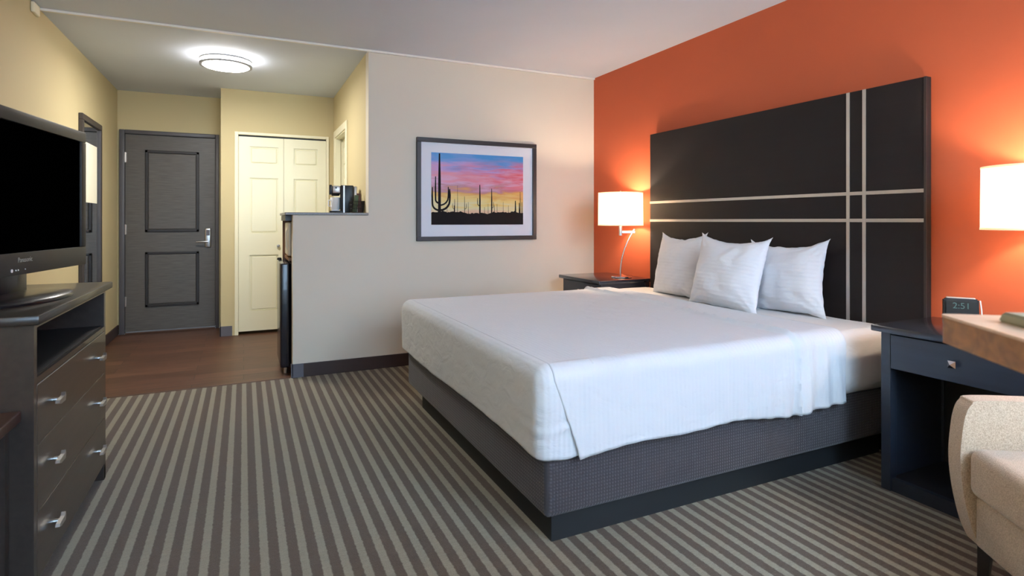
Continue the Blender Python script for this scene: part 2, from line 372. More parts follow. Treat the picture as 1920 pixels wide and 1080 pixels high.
# ---------------- entry door
d = bpy.data.objects.new('door_1', None); COL.objects.link(d); d.location = (DX0, YD, 0); d['kind'] = 'structure'; d['label'] = 'charcoal two panel entry door in a dark frame'; d['category'] = 'door'
W = DX1-DX0
bm = bmesh.new(); fx0 = -1.154-DX0; fx1 = -.242-DX0
box(bm, fx0, -.002, -.03, .08, 0, 2.11, bev=.006); box(bm, W+.002, fx1, -.03, .08, 0, 2.11, bev=.006); box(bm, -.002, W+.002, -.03, .08, DZ+.003, 2.11, bev=.006)
obj('door_frame', bm, 'doorframe', d, smooth=30)
obj('door_slab', bx(0, W, 0, .045, .02, DZ, bev=.002), 'doorgrey', d)
for (z0, z1) in ((1.052, 1.91), (.268, .843)):
    px0, px1 = -.93-DX0, -.435-DX0
    bm = bmesh.new(); t = .027
    for (a, b2, c2, e2) in ((px0, px1, z1-t, z1), (px0, px1, z0, z0+t), (px0, px0+t, z0, z1), (px1-t, px1, z0, z1)):
        box(bm, a, b2, -.012, .002, c2, e2, bev=.004)
    o = obj('panel_moulding', bm, 'doormould', d); o['label'] = 'near black moulding'
    bm = bx(px0+.03, px1-.03, -.007, .002, z0+.03, z1-.03, bev=.006); obj('panel', bm, 'doorgrey', d)
for z in (1.825, 1.08, .335):
    bm = bx(-.012, .012, -.006, .003, z-.05, z+.05, bev=.001); tube(bm, [(0, -.008, z-.052), (0, -.008, z+.052)], .006, 8); obj('hinge', bm, 'steel', d)
lk = obj('lock_plate', bx(.725, .785, -.022, .001, .88, 1.09, bev=.012, seg=3), 'steel', d, smooth=40)
bm = bmesh.new(); tube(bm, [(.755, -.02, .945), (.755, -.055, .945)], .011); tube(bm, [(.757, -.055, .945), (.70, -.058, .945), (.645, -.05, .943)], [.010, .009, .007]); obj('lever_handle', bm, 'steel', lk, smooth=60)
obj('card_reader', bx(.738, .772, -.026, -.018, 1.01, 1.07, bev=.003), 'basegrey', lk)
bm = bmesh.new(); tube(bm, [(W/2-.01, .0, 1.52), (W/2-.01, -.005, 1.52)], .012); obj('peephole', bm, 'steel', d)
bm = bx(DX0-.0, DX1, YD-.02, YD+.06, -.001, .012, bev=.003); struct('trim_4', bm, 'threshold', 'brown sill under the entry door', 'threshold')

# ---------------- closet bifold doors
d = bpy.data.objects.new('door_2', None); COL.objects.link(d); d.location = (CX0, YC, 0); d['kind'] = 'structure'; d['label'] = 'cream bifold closet doors with raised panels'; d['category'] = 'door'
W = CX1-CX0
bm = bmesh.new(); box(bm, -.022, .012, -.012, .10, 0, CZ+.022, bev=.003); box(bm, W-.012, W+.014, -.012, .10, 0, CZ+.022, bev=.003); box(bm, .012, W-.012, -.012, .10, CZ-.006, CZ+.022, bev=.003)
obj('door_frame', bm, 'creamtrim', d)
obj('track', bx(.012, W-.012, .03, .06, CZ-.03, CZ-.006), 'black', d)
def leaf_bm(x0, x1, zb, zt, y, rows, mx0, mx1):
    """slab face with real recessed frames: stiles + rails + field + raised panel"""
    bm = bmesh.new(); zs = [zb]
    box(bm, x0, x1, y+.012, y+.035, zb, zt)
    box(bm, x0, mx0, y, y+.013, zb, zt); box(bm, mx1, x1, y, y+.013, zb, zt)
    edges = [zb] + [v for r in rows for v in r] + [zt]
    for i in range(0, len(edges), 2): box(bm, mx0, mx1, y, y+.013, edges[i], edges[i+1])
    return bm
rows = [(.235, .815), (1.04, 1.615), (1.76, 1.94)]
for (x0, x1, m0, m1) in ((.014, .443, .118, .390), (.446, W-.014, .545, .785)):
    L = obj('door_leaf', leaf_bm(x0, x1, .03, CZ-.022, .018, rows, m0, m1), 'cream', d)
    for (z0, z1) in rows:
        bm = bx(m0+.012, m1-.012, .021, .032, z0+.012, z1-.012, bev=.0095, seg=1); obj('raised_panel', bm, 'cream', L)
    if x0 < .1:
        bm = bmesh.new(); lathe(bm, [(0, -.03), (.012, -.028), (.017, -.02), (.014, -.012), (.007, -.008), (.007, 0)], n=20)
        xform(bm, Matrix.Translation((.392, .018, .905)) @ Matrix.Rotation(-PI/2, 4, 'X')); obj('knob', bm, 'steel', L, smooth=True)

# ---------------- bathroom doorway
d = bpy.data.objects.new('door_3', None); COL.objects.link(d); d.location = (XE, 0, 0); d['kind'] = 'structure'; d['label'] = 'cream framed bathroom doorway with closed door'; d['category'] = 'door'
bm = bmesh.new(); cw = .068
for (a, b2, c2, e2) in ((Y0-cw, Y0+.004, 0, ZT+cw), (Y1-.004, Y1+cw, 0, ZT+cw), (Y0+.004, Y1-.004, ZT-.004, ZT+cw)): box(bm, -.015, 0, a, b2, c2, e2, bev=.004)
obj('door_casing', bm, 'creamtrim', d)
bm = bmesh.new()
for (x0, x1) in ((-.002, .048), (.054, .11)):
    box(bm, x0, x1, Y0, Y0+.015, 0, ZT-.015); box(bm, x0, x1, Y1-.015, Y1, 0, ZT-.015); box(bm, x0, x1, Y0, Y1, ZT-.015, ZT)
obj('door_jamb', bm, 'cream', d)
L = obj('door_slab', leaf_bm(0, .1, .02, ZT-.02, 0, [], .03, .06), 'cream', d) if False else obj('door_slab', bx(.07, .105, Y0+.018, Y1-.018, .02, ZT-.018, bev=.002), 'cream', d)
for (z0, z1) in rows[:]:
    obj('raised_panel', bx(.062, .072, Y0+.12, Y1-.12, z0, z1, bev=.008, seg=1), 'cream', L)

# ------------------------------------------------------------------ flush ceiling light
t = thing('ceiling_light', 'round two tier flush ceiling light glowing above the entry', 'ceiling light', (-.13, 5.25, H))
bm = bmesh.new(); lathe(bm, [(0, -.012), (.15, -.012), (.15, 0), (0, 0)]); obj('mounting_plate', bm, 'steel', t, smooth=30)
bm = bmesh.new(); lathe(bm, [(0, -.082), (.12, -.081), (.165, -.078), (.172, -.07), (.172, -.014), (.16, -.012), (0, -.012)], n=56); obj('diffuser', bm, 'diffuser', t, smooth=30)
for z in (-.026, -.066):
    bm = bmesh.new(); lathe(bm, [(.176, z-.007), (.196, z-.007), (.196, z+.007), (.176, z+.007)], n=56, close=True); obj('ring', bm, 'nickel', t, smooth=30)

# ------------------------------------------------------------------ sunset picture
PX0, PX1, PZ0, PZ1 = 1.272, 2.367, 1.004, 1.852
pc = thing('framed_picture', 'black framed desert sunset picture with tall cacti on beige wall', 'picture', (PX0, YP, PZ0))
pw, ph = PX1-PX0, PZ1-PZ0; fw = .036
bm = bmesh.new()
for (a, b2, c2, e2) in ((0, pw, 0, fw), (0, pw, ph-fw, ph), (0, fw, fw, ph-fw), (pw-fw, pw, fw, ph-fw)): box(bm, a, b2, -.032, -.001, c2, e2, bev=.003)
obj('frame', bm, 'frame', pc)
obj('mat_board', bx(fw, pw-fw, -.014, -.002, fw, ph-fw), 'mat', pc)
ax0, ax1, az0, az1 = .125, pw-.128, .133, ph-.118
pr = obj('print', bx(ax0, ax1, -.017, -.0141, az0, az1), 'sunset', pc)
def aw(u, v): return (ax0+u*(ax1-ax0), az0+v*(az1-az0))
bm = bmesh.new(); yk0, yk1 = -.0178, -.0171
pts = [aw(0, 0)] + [aw(1, 0)]
prof = []
for i in range(81):
    u = 1-i/80; hgt = .165 + .012*math.sin(u*9) + .02*fbm((u*14, 2, 0)) + (.02 if .6 < u < .72 else 0)*random.random() + .014*random.random()
    prof.append(aw(u, hgt))
prism(bm, pts+prof, 'y', yk0, yk1)
cnt_ = [0]
def stem(path, r, taper=1.0):
    """rounded cactus limb as a flat ink shape"""
    P = [Vector((*aw(*p), 0)) for p in path]; Ls, Rs = [], []
    for i, p in enumerate(P):
        dd = (P[min(i+1, len(P)-1)]-P[max(i-1, 0)]).normalized(); nn = Vector((-dd.y, dd.x, 0)); k = r*(1-(1-taper)*i/(len(P)-1))
        if i == len(P)-1: k *= .6
        Ls.append(p+nn*k); Rs.append(p-nn*k)
    cnt_[0] += 1; dz_ = cnt_[0]*.00001
    prism(bm, [(v.x, v.y) for v in Ls] + [(v.x, v.y) for v in Rs[::-1]], 'y', yk0-dz_, yk1)
def arm(u0, v0, du, v1, r):
    pts = [(u0 + du*math.sin(a*PI/2/5), v0 + (abs(du)*1.25)*(1-math.cos(a*PI/2/5))) for a in range(6)]
    pts.append((u0+du*1.03, (pts[-1][1]+v1)/2)); pts.append((u0+du, v1)); stem(pts, r, .85)
stem([(.083, .12), (.083, .6), (.083, .99)], .0125, .8)
arm(.083, .20, -.072, .52, .008); arm(.083, .20, .105, .50, .009); arm(.083, .30, -.04, .67, .0075); arm(.083, .27, .09, .53, .007); stem([(.083, .12), (.083, .3)], .016)
for (u, v, r) in ((.51, .57, .0075), (.64, .52, .006), (.24, .36, .003), (.27, .55, .0016), (.345, .40, .0028), (.385, .32, .002), (.56, .25, .002), (.91, .35, .008), (.965, .48, .003), (.985, .33, .004), (.77, .33, .0016), (.16, .3, .0018), (.83, .28, .0016), (.955, .32, .006), (.6, .3, .0016), (.67, .28, .003), (.7, .3, .002), (.235, .27, .004)):
    stem([(u, .1), (u+.001, v*.6), (u, v)], r, .8)
arm(.51, .27, -.025, .38, .003); arm(.64, .24, .02, .33, .002); arm(.24, .22, -.02, .3, .002); arm(.345, .22, .02, .3, .002)
obj('cactus_silhouettes', bm, 'silh', pr)

# ------------------------------------------------------------------ mirror on the left wall
mr = thing('wall_mirror', 'tall narrow dark framed mirror on left wall beside television', 'mirror', (XL, 5.49, .25))
mw, mh = .68, 1.77
bm = bmesh.new(); f_ = .05
for (a, b2, c2, e2) in ((0, mw, 0, f_), (0, mw, mh-f_, mh), (0, f_, f_, mh-f_), (mw-f_, mw, f_, mh-f_)): box(bm, .001, .03, a, b2, c2, e2, bev=.004)
obj('frame', bm, 'mirrorframe', mr)
obj('mirror_glass', bx(.002, .014, f_, mw-f_, f_, mh-f_), 'mirror', mr)
o = obj('painted_reflection', bx(.0142, .0155, .07, mw-.13, 1.07, 1.56), 'paper', mr); o['label'] = 'bright cream rectangle painting a reflection in the glass'  # bright reflection painted as a thin cream slab on the glass

# ------------------------------------------------------------------ dresser
DF = -.57; DY0, DY1 = 2.155, 3.19; DT = .888
dr = thing('dresser', 'dark espresso dresser with three drawers and open shelf under television', 'dresser', (DF, DY0, 0))
dl = DY1-DY0; xb = XL+.016-DF
# local: x 0 front .. xb back, y 0..dl
bm = bmesh.new(); box(bm, xb, 0, 0, .025, .0, DT-.03, bev=.002); box(bm, xb, 0, dl-.075, dl-.045, .0, DT-.03, bev=.002); box(bm, xb, xb+.02, .025, dl-.075, .06, DT-.03)
box(bm, -.03, .002, -.0012, .026, 0.0, DT-.03)
box(bm, xb+.02, -.0, .025, dl-.075, .845, DT-.03); box(bm, xb+.02, 0, .025, dl-.075, .672, .692); box(bm, xb+.02, -.02, .025, dl-.075, .05, .07)
obj('body', bm, 'espresso', dr)
obj('shelf_lining', bx(xb+.02, -.01, .026, dl-.076, .6925, .696), 'inside', dr)
obj('top', bx(xb-.0, .02, -.02, dl, DT-.03, DT, bev=.006), 'espressotop', dr, smooth=30)
for i, (z0, z1) in enumerate(((.487, .670), (.283, .485), (.075, .279))):
    D_ = obj('drawer', bx(-.018, .003, .027, dl-.077, z0, z1, bev=.002), 'espressof', dr)
    for y in (.195, .825):
        bm = bmesh.new(); zc = (z0+z1)/2
        tube(bm, [(.003, y, zc), (.022, y, zc)], .006, 10)
        prism(bm, [(y-.05, zc-.001), (y-.044, zc+.007), (y+.012, zc+.009), (y+.02, zc+.018), (y+.026, zc+.006), (y+.02, zc-.010), (y-.03, zc-.008)], 'x', .018, .03)
        obj('handle', bm, 'steel', D_, smooth=30)
obj('foot', bx(-.05, -.0, dl-.078, dl-.044, 0, .06), 'espresso', dr)

# luggage bench beside the dresser
bn = thing('luggage_bench', 'low dark wood luggage bench against the near side of the dresser', 'bench', (XL+.016, .9, 0))
bl = DY0-.005-.9
bxw = -.596-(XL+.016)
obj('top', bx(0, bxw, 0, bl, .575, .607, bev=.004), 'benchtop', bn)
for y in (0, bl-.03): obj('side_panel', bx(.02, bxw-.03, y, y+.03, 0, .575), 'espresso', bn)
obj('back_panel', bx(0, .018, .03, bl-.03, .05, .575), 'inside', bn)

# ------------------------------------------------------------------ television
tv = thing('television', 'wide black flat television on dresser with black screen off', 'television', (-.715, 2.575, DT), -math.radians(9.1))
# local: +x = screen normal, y along width (far = +y)
hw = .495; z0, z1 = .092, .668
bm = bx(-.035, .0, -hw, hw, z0, z1, bev=.012, seg=3); box(bm, -.09, -.03, -hw*.75, hw*.75, z0+.06, z1-.08, bev=.02)
obj('housing', bm, 'tvplastic', tv, smooth=40)
bm = bmesh.new(); bz = .035
for (a, b2, c2, e2) in ((-hw, hw, z1-.045, z1), (-hw, hw, z0, z0+.078), (-hw, -hw+.045, z0+.078, z1-.045), (hw-.045, hw, z0+.078, z1-.045)): box(bm, -.005, .012, a, b2, c2, e2, bev=.004)
obj('bezel', bm, 'tvplastic', tv, smooth=30)
obj('screen', bx(.0, .004, -hw+.044, hw-.044, z0+.077, z1-.044), 'tvscreen', tv)
bm = text_bm('Panasonic', .024); xform(bm, Matrix.Translation((.0125, -.0, z0+.052)) @ Matrix.Rotation(PI/2, 4, 'Z') @ Matrix.Rotation(PI/2, 4, 'X')); obj('brand_lettering', bm, 'steel', tv)
for y, r in ((-.085, .006), (-.06, .0025), (-.045, .0025), (.0, .002)):
    bm = bmesh.new(); tube(bm, [(.011, y, z0+.018), (.0135, y, z0+.018)], r, 10); obj('indicator', bm, 'mug', tv)
bm = bmesh.new(); box(bm, -.055, -.02, -.09, .09, .02, .2, bev=.01); obj('neck', bm, 'gloss', tv, smooth=30)
bm = bmesh.new(); lathe(bm, [(0, .03), (.12, .028), (.2, .022), (.255, .014), (.265, .008), (.262, .001), (0, .001)], n=64); xform(bm, Matrix.Translation((-.02, 0, 0)) @ Matrix.Diagonal((.56, 1, 1, 1))); obj('stand_base', bm, 'gloss', tv, smooth=60)
bm = bmesh.new()
tube(bm, [(-.06, .1, z0+.1), (-.08, .11, .1), (-.1, .11, .04), (-.16, .12, .006)], .003, 8); obj('cable', bm, 'black', tv, smooth=True); bm = bmesh.new(); tube(bm, [(-.06, .13, z0+.1), (-.09, .135, .1), (-.1, .13, .04), (-.17, .13, .006)], .003, 8); obj('cable', bm, 'black', tv, smooth=True)

# ------------------------------------------------------------------ kitchenette behind the half wall
KY0, KY1 = YP+PT+.004, 5.17
kc = thing('kitchenette_cabinet', 'brown wood cabinet behind the half wall housing fridge and microwave', 'cabinet', (XP, KY0, 0))
kw = XE-XP-.004; kl = KY1-KY0
obj('side_panel', bx(-.035, kw, kl-.025, kl, 0, 1.19), 'cabwood', kc)
obj('side_panel', bx(.004, kw, 0, .02, 0, 1.19), 'cabwood', kc)
obj('shelf', bx(-.02, kw, .02, kl-.025, .862, .885), 'cabwood', kc)
obj('top_rail', bx(-.045, kw, 0, kl, 1.17, 1.212), 'legwood', kc)
obj('back_panel', bx(kw-.015, kw, .02, kl-.025, .03, 1.17), 'cabwood', kc)
ct = obj('worktop', bx(XP-.055, XE-.002, YP-.012, KY1+.02, 1.2135, 1.233, bev=.003), 'counter'); tag(ct, 'thin speckled grey worktop capping the half wall', 'worktop')
fr = thing('mini_fridge', 'black mini fridge standing under the worktop at wall end', 'fridge', (XP, KY0+.025, 0))
fl = kl-.055
obj('body', bx(-.005, kw-.05, 0, fl, .02, .845, bev=.004), 'fridge', fr)
obj('door', bx(-.078, -.01, 0, fl, .045, .845, bev=.012, seg=3), 'fridge', fr, smooth=40)
bm = bmesh.new(); lathe(bm, [(0, .02), (.014, .018), (.018, .01), (.018, 0), (0, 0)], n=20); xform(bm, Matrix.Translation((-.062, fl-.02, .845))); obj('hinge_cap', bm, 'black', fr, smooth=True)
for y in (.03, fl-.03):
    bm = bmesh.new(); tube(bm, [(-.04, y, 0), (-.04, y, .045)], .014); obj('foot', bm, 'steel', fr)
mwv = thing('microwave', 'off white microwave in cabinet gap above the mini fridge', 'microwave', (XP, KY0+.024, .886))
ml = kl-.06
obj('body', bx(.0, .4, .0, ml, .008, .275, bev=.004), 'mwhite', mwv)
obj('door', bx(-.025, .0, .0, ml*.72, .015, .27, bev=.009, seg=3), 'mwhite', mwv, smooth=40)
bm = bmesh.new(); tube(bm, [(-.022, .02, .06), (-.034, .02, .09), (-.034, .02, .2), (-.022, .02, .23)], .007); obj('handle', bm, 'mwhite', mwv, smooth=True)
for (a, b2) in ((.03, .03), (.3, .03), (.03, ml-.06), (.3, ml-.06)): obj('foot', bx(a, a+.03, b2, b2+.03, 0, .008), 'black', mwv)

# coffee maker
cm = thing('coffee_maker', 'black and silver coffee maker on the half wall worktop', 'coffee maker', (.752, 4.93, 1.233), math.radians(-6))
obj('column', bx(-.02, .085, -.06, .06, .0, .232, bev=.008), 'black', cm, smooth=30)
obj('base', bx(-.105, .085, -.06, .06, .0, .022, bev=.006), 'black', cm, smooth=30)
obj('drip_tray', bx(-.09, -.03, -.04, .04, .022, .026), 'silver', cm)
bm = bx(-.085, -.02, -.055, .055, .165, .228, bev=.01); h_ = obj('brew_head', bm, 'silver', cm, smooth=30)
obj('head_cap', bx(-.108, -.086, -.058, .058, .155, .234, bev=.006), 'black', cm, smooth=30)
bm = bmesh.new(); tube(bm, [(-.055, -.054, .21), (-.055, -.058, .21)], .008); obj('button', bm, 'black', h_)
bm = bmesh.new(); lathe(bm, [(0, .145), (.03, .145), (.04, .166), (0, .166)], c=(-.058, 0)); obj('spout', bm, 'black', cm, smooth=30)
obj('trim_strip', bx(.002, .014, -.063, -.058, .0, .228), 'silver', cm)
obj('water_tank', bx(.087, .115, -.05, .05, .02, .225, bev=.006), 'silver', cm, smooth=30)
bm = bmesh.new(); lathe(bm, [(0, .0), (.03, 0), (.038, .012), (.040, .106), (.037, .106), (.034, .012), (0, .008)], n=32); tube(bm, [(.038, 0, .085), (.062, 0, .078), (.062, 0, .035), (.038, 0, .026)], .005, 8)
mg = obj('mug', bm, 'mug', smooth=40); mg.rotation_euler = (0, 0, math.radians(200)); mg.location = (.752-.058, 4.93+.007, 1.2592); tag(mg, 'white mug under the spout of the coffee maker', 'mug')
# condiment basket
bk = thing('condiment_basket', 'small black wire basket of sachets beside the coffee maker', 'basket', (.833, 4.73, 1.233))
bm = bmesh.new(); bwx, bwy = .05, .062
for z, k in ((.004, .85), (.035, .9), (.065, .95), (.095, 1.0)):
    tube(bm, [(-bwx*k, -bwy*k, z), (bwx*k, -bwy*k, z), (bwx*k, bwy*k, z), (-bwx*k, bwy*k, z), (-bwx*k, -bwy*k, z)], .0025, 6)
for i in range(9):
    f_ = -1+i/4
    for sgn in (-1, 1):
        tube(bm, [(bwx*f_*.85, sgn*bwy*.85, .004), (bwx*f_, sgn*bwy, .095)], .0016, 6); tube(bm, [(sgn*bwx*.85, bwy*f_*.85, .004), (sgn*bwx, bwy*f_, .095)], .0016, 6)
box(bm, -bwx*.85, bwx*.85, -bwy*.85, bwy*.85, .002, .005)
obj('wire_body', bm, 'basketblack', bk)
sl = ['dark green sachet leaning in the wire basket, nearest the coffee maker', 'dark red sachet leaning in the wire basket, nearest the wall corner', 'grey sachet in the middle of the wire basket']
for k, (mm, px, rz, hh) in enumerate((('sachetgreen', -.022, .3, .14), ('sachetred', .026, -.2, .155), ('sachetwhite', .004, .12, .12))):
    bm = bx(-.017, .017, -.004, .004, 0, hh, bev=.003); 
    o = obj('sachet', bm, mm); o.location = (.833+px, 4.73-.02+.018*k, 1.2385); o.rotation_euler = (0, rz*.45, .2*k); tag(o, sl[k], 'sachet', 'sachets in the wire basket')

# ------------------------------------------------------------------ headboard
HX = XO-.05; HY0, HY1, HZ1 = 1.613, 3.655, 1.859
hb = thing('headboard', 'large dark brown wall mounted headboard with crossing silver strips', 'headboard', (HX, HY0, 0))
hl = HY1-HY0
obj('panel', bx(0, .036, 0, hl, 0, HZ1, bev=.002), 'hboard', hb)
for z in (1.315, 1.172): obj('silver_strip', bx(-.003, .001, .012, hl, z-.009, z+.009), 'silver', hb)
for y in (2.003, 1.915): obj('silver_strip', bx(-.0036, .001, y-HY0-.009, y-HY0+.009, .36, HZ1-.001), 'silver', hb)
obj('edge_band', bx(-.004, .0, 0, .012, .35, HZ1), 'hboardedge', hb)

# ------------------------------------------------------------------ bed
BX0, BX1, BY0, BY1 = .965, 2.93, 1.768, 3.634
bd = thing('bed', 'king bed with brown woven base wrap and white mattress', 'bed', (0, 0, 0))
obj('plinth', bx(BX0+.05, BX1-.02, BY0+.05, BY1-.16, 0, .13), 'basebed', bd)
bm = bx(BX0, BX1, BY0, BY1, .112, .352, bev=.022, seg=4); obj('box_spring', bm, 'wrap', bd, smooth=60)

def slab_surface(x0, x1, y0, y1, z0, z1, r, nx, ny, off, wrinkle, sides, bottom=None):
    pass
# mattress: rounded box with soft bulge
def soft_box(x0, x1, y0, y1, z0, z1, r, n=46, amp=.004, seed=0, bulge=.0):
    bm = bmesh.new(); bmesh.ops.create_cube(bm, size=2)
    bmesh.ops.subdivide_edges(bm, edges=bm.edges, cuts=n, use_grid_fill=True)
    cx, cy, cz = (x0+x1)/2, (y0+y1)/2, (z0+z1)/2; hx, hy, hz = (x1-x0)/2, (y1-y0)/2, (z1-z0)/2
    for v in bm.verts:
        # redistribute so that samples crowd at the edges
        q = [math.copysign(abs(c)**.8, c) for c in v.co]
        q = [math.sin(c*PI/2) if abs(c) < 1 else c for c in q]
        p = Vector((q[0]*hx, q[1]*hy, q[2]*hz))
        inner = Vector((max(-hx+r, min(hx-r, p.x)), max(-hy+r, min(hy-r, p.y)), max(-hz+r*.9, min(hz-r*.9, p.z))))
        dlt = p-inner
        if dlt.length > 1e-6:
            p = inner + dlt.normalized()*r if sum(abs(d_) > 1e-6 for d_ in dlt) > 1 else p
        p.x += math.copysign(bulge*(1-(p.z/hz)**2), p.x)*min(1, abs(p.x/hx)**8); p.y += math.copysign(bulge*(1-(p.z/hz)**2), p.y)*min(1, abs(p.y/hy)**8)
        w = fbm((p.x*3+seed, p.y*3, p.z*6), 1.0, 4)*amp
        nrm = dlt.normalized() if dlt.length > 1e-6 else Vector((0, 0, 1))
        p += nrm*w
        v.co = p + Vector((cx, cy, cz))
    return bm
MX0, MX1, MY0, MY1, MZ0, MZ1 = .935, 2.925, 1.748, 3.655, .345, .645
bm = soft_box(MX0, MX1, MY0, MY1, MZ0, MZ1, .055, 44, .004, 3, .006)
mt = obj('mattress', bm, 'fitted', bd, smooth=80)

# top sheet: separate cloth lying over the mattress, mitred at the foot corners
def sheet():
    bm = bmesh.new(); off = .017; r = .062
    X0, X1 = MX0-off, 2.52; Y0_, Y1_ = MY0-off, MY1+off; Z1_ = MZ1+off; drop = .335
    half = (Y1_-Y0_)/2; cy = (Y0_+Y1_)/2
    arc = r*PI/2
    # profile over (y): arclength s from bottom of near side to bottom of far side
    L1 = Z1_-r-drop; total = 2*(L1+arc)+(2*half-2*r)
    def prof(s):
        # returns y,z, normal(y,z)
        if s < L1: return Y0_, drop+s, (-1, 0)
        s -= L1
        if s < arc:
            a = s/r; return Y0_+r-r*math.cos(a), Z1_-r+r*math.sin(a), (-math.cos(a), math.sin(a))
        s -= arc
        if s < 2*half-2*r: return Y0_+r+s, Z1_, (0, 1)
        s -= 2*half-2*r
        if s < arc:
            a = s/r; return Y1_-r+r*math.sin(a), Z1_-r+r*math.cos(a), (math.sin(a), math.cos(a))
        s -= arc; return Y1_, Z1_-r-s, (1, 0)
    ns, nx = 230, 190
    # x parameter: also goes down the foot: t<Lf is the foot drop (only across the top span)
    grid = []
    for i in range(ns+1):
        s = total*i/ns; y, z, nn = prof(s); row = []
        side = (Z1_-z)/(Z1_-drop)      # 0 top .. 1 hem
        # mitre: on the side drops the cloth starts further back
        xs = X0 + r*.6 + (.03 + .155*side if side > .12 else .0)
        xs0 = X0 + r + .115*max(0, side-.15)
        on_side = y < Y0_+r*.99 or y > Y1_-r*.99
        for j in range(nx+1):
            x = xs0+(X1-xs0)*j/nx
            zz = z; yy = y
            # wrinkles
            w = .004*fbm((x*2.2, y*2.6, z*3), 1.0, 3)
            wt = max(0, 1-abs(x-2.28)/.30)
            if side > .08:
                # vertical folds near the head end of the drop
                w += (.009*wt+.0025)*side**.6*math.sin(x*62+2*math.sin(x*9+z*5)+.8*z) * (1 if x > 1.5 else .5)
                w += .006*side*fbm((x*5, 3, z*1.5), 1.0, 3)
                w += .010*side
            # hem ridge (turned edge) crossing the top
            ridge_x = 2.19 + .15*min(1, max(0, (y-Y0_)/1.9)) + .012*math.sin(y*5)
            w += .017*math.exp(-((x-ridge_x)/.011)**2)
            w += .004*math.exp(-((x-ridge_x-.03)/.012)**2)
            w += .005 if x > ridge_x else 0
            if side < .2: w *= min(1, (x-xs0)/.09)
            yy += nn[0]*w; zz += nn[1]*w
            # uneven hem
            if side > .96: zz += .012*math.sin(x*4.3+1) + .006*math.sin(x*11)
            row.append(bm.verts.new((x, yy, zz)))
        grid.append(row)
    for i in range(ns):
        for j in range(nx): bm.faces.new((grid[i][j], grid[i+1][j], grid[i+1][j+1], grid[i][j+1]))
    # skirt: goes down the foot and wraps both corners under the side drops
    R_ = r; xe = X0+.24; inner = []
    ax, ay0, ay1 = X0+R_, Y0_+R_, Y1_-R_
    for k in range(20): inner.append((xe+(ax-xe)*k/20, ay0, 0, -1))
    for k in range(13):
        a = PI/2*k/12; inner.append((ax, ay0, -math.sin(a), -math.cos(a)))
    for k in range(1, 120): inner.append((ax, ay0+(ay1-ay0)*k/120, -1, 0))
    for k in range(13):
        a = PI/2*k/12; inner.append((ax, ay1, -math.cos(a), math.sin(a)))
    for k in range(1, 21): inner.append((ax+(xe-ax)*k/20, ay1, 0, 1))
    rowsk = []; nr = 34
    for k in range(nr+1):
        row = []
        for q, (x, y, n1_, n2_) in enumerate(inner):
            if k <= 10:
                a = PI/2*k/10; out = (R_-.006)*math.sin(a); z = Z1_-.0005-R_+R_*math.cos(a)
            else:
                out = R_-.006; z = Z1_-.0005-R_-(Z1_-.0005-R_-.338)*(k-10)/(nr-10)
            dn = (Z1_-z)/(Z1_-.338)
            w = .007*dn*fbm((x*4+y*1.3, y*2.2, z*5+y*2.5), 1.0, 4) + .006*math.sin(dn*PI)
            corner = math.exp(-((x-ax-.06)**2+(y-ay0)**2)/.006)
            w += corner*(.006*math.exp(-((z-.43-(x-ax)*.25)/.012)**2) - .004*math.exp(-((z-.455-(x-ax)*.25)/.012)**2))
            if k == nr: w -= .014
            z2 = z + (dn > .9)*(.006*math.sin(y*5+x*9) - .014*corner)
            row.append(bm.verts.new((x+n1_*(out+w), y+n2_*(out+w), z2)))
        rowsk.append(row)
    for k in range(nr):
        for q in range(len(inner)-1): bm.faces.new((rowsk[k][q], rowsk[k+1][q], rowsk[k+1][q+1], rowsk[k][q+1]))
    return bm
o = obj('bed_sheet', sheet(), 'linen', smooth=80); tag(o, 'white flat sheet draped over mattress with mitred corner and side drop', 'sheet')
so = o.modifiers.new('s', 'SOLIDIFY'); so.thickness = .004; so.offset = -1

# ------------------------------------------------------------------ pillows
def pillow_bm(W_, H_, T_, seed):
    bm = bmesh.new(); n = 44; lay = {}
    for sgn in (1, -1):
        for i in range(n+1):
            for j in range(n+1):
                u = -1+2*i/n; v = -1+2*j/n
                if sgn == -1 and (i in (0, n) or j in (0, n)): lay[(sgn, i, j)] = lay[(1, i, j)]; continue
                # concave edges, pointed corners
                x = W_/2*u*(1-.10*(1-v*v)**1.0*abs(u)**2) ; z = H_/2*v*(1-(.11 if v > 0 else .02)*(1-u*u)*abs(v)**2)
                c = abs(u*v)**6; x += math.copysign(.012*c, u); z += math.copysign(.016*c, v)
                e = max(0, 1-abs(u)**2.6)**.62*max(0, 1-abs(v)**2.6)**.62
                th = T_/2*e
                wr = .009*fbm((u*2+seed, v*2, sgn*3), 1.0, 4)*min(1, e*3)
                # tension creases radiating from corners
                a = math.atan2(1-abs(v)+.02, 1-abs(u)+.02); rr = math.hypot(1-abs(u), 1-abs(v))
                wr += .006*math.sin(a*13+seed)*math.exp(-(rr/.45)**2)*min(1, e*4)
                z += .006*fbm((u*3, seed, v*3)); x += .004*fbm((v*4, u*2, seed))
                sag = -.014*(v*.5+.5)*(1-u*u)
                lay[(sgn, i, j)] = bm.verts.new((x, sgn*(th+wr), z+sag))
    for sgn in (1, -1):
        for i in range(n):
            for j in range(n):
                q = [lay[(sgn, i, j)], lay[(sgn, i+1, j)], lay[(sgn, i+1, j+1)], lay[(sgn, i, j+1)]]
                bm.faces.new(q if sgn == -1 else q[::-1])
    return bm
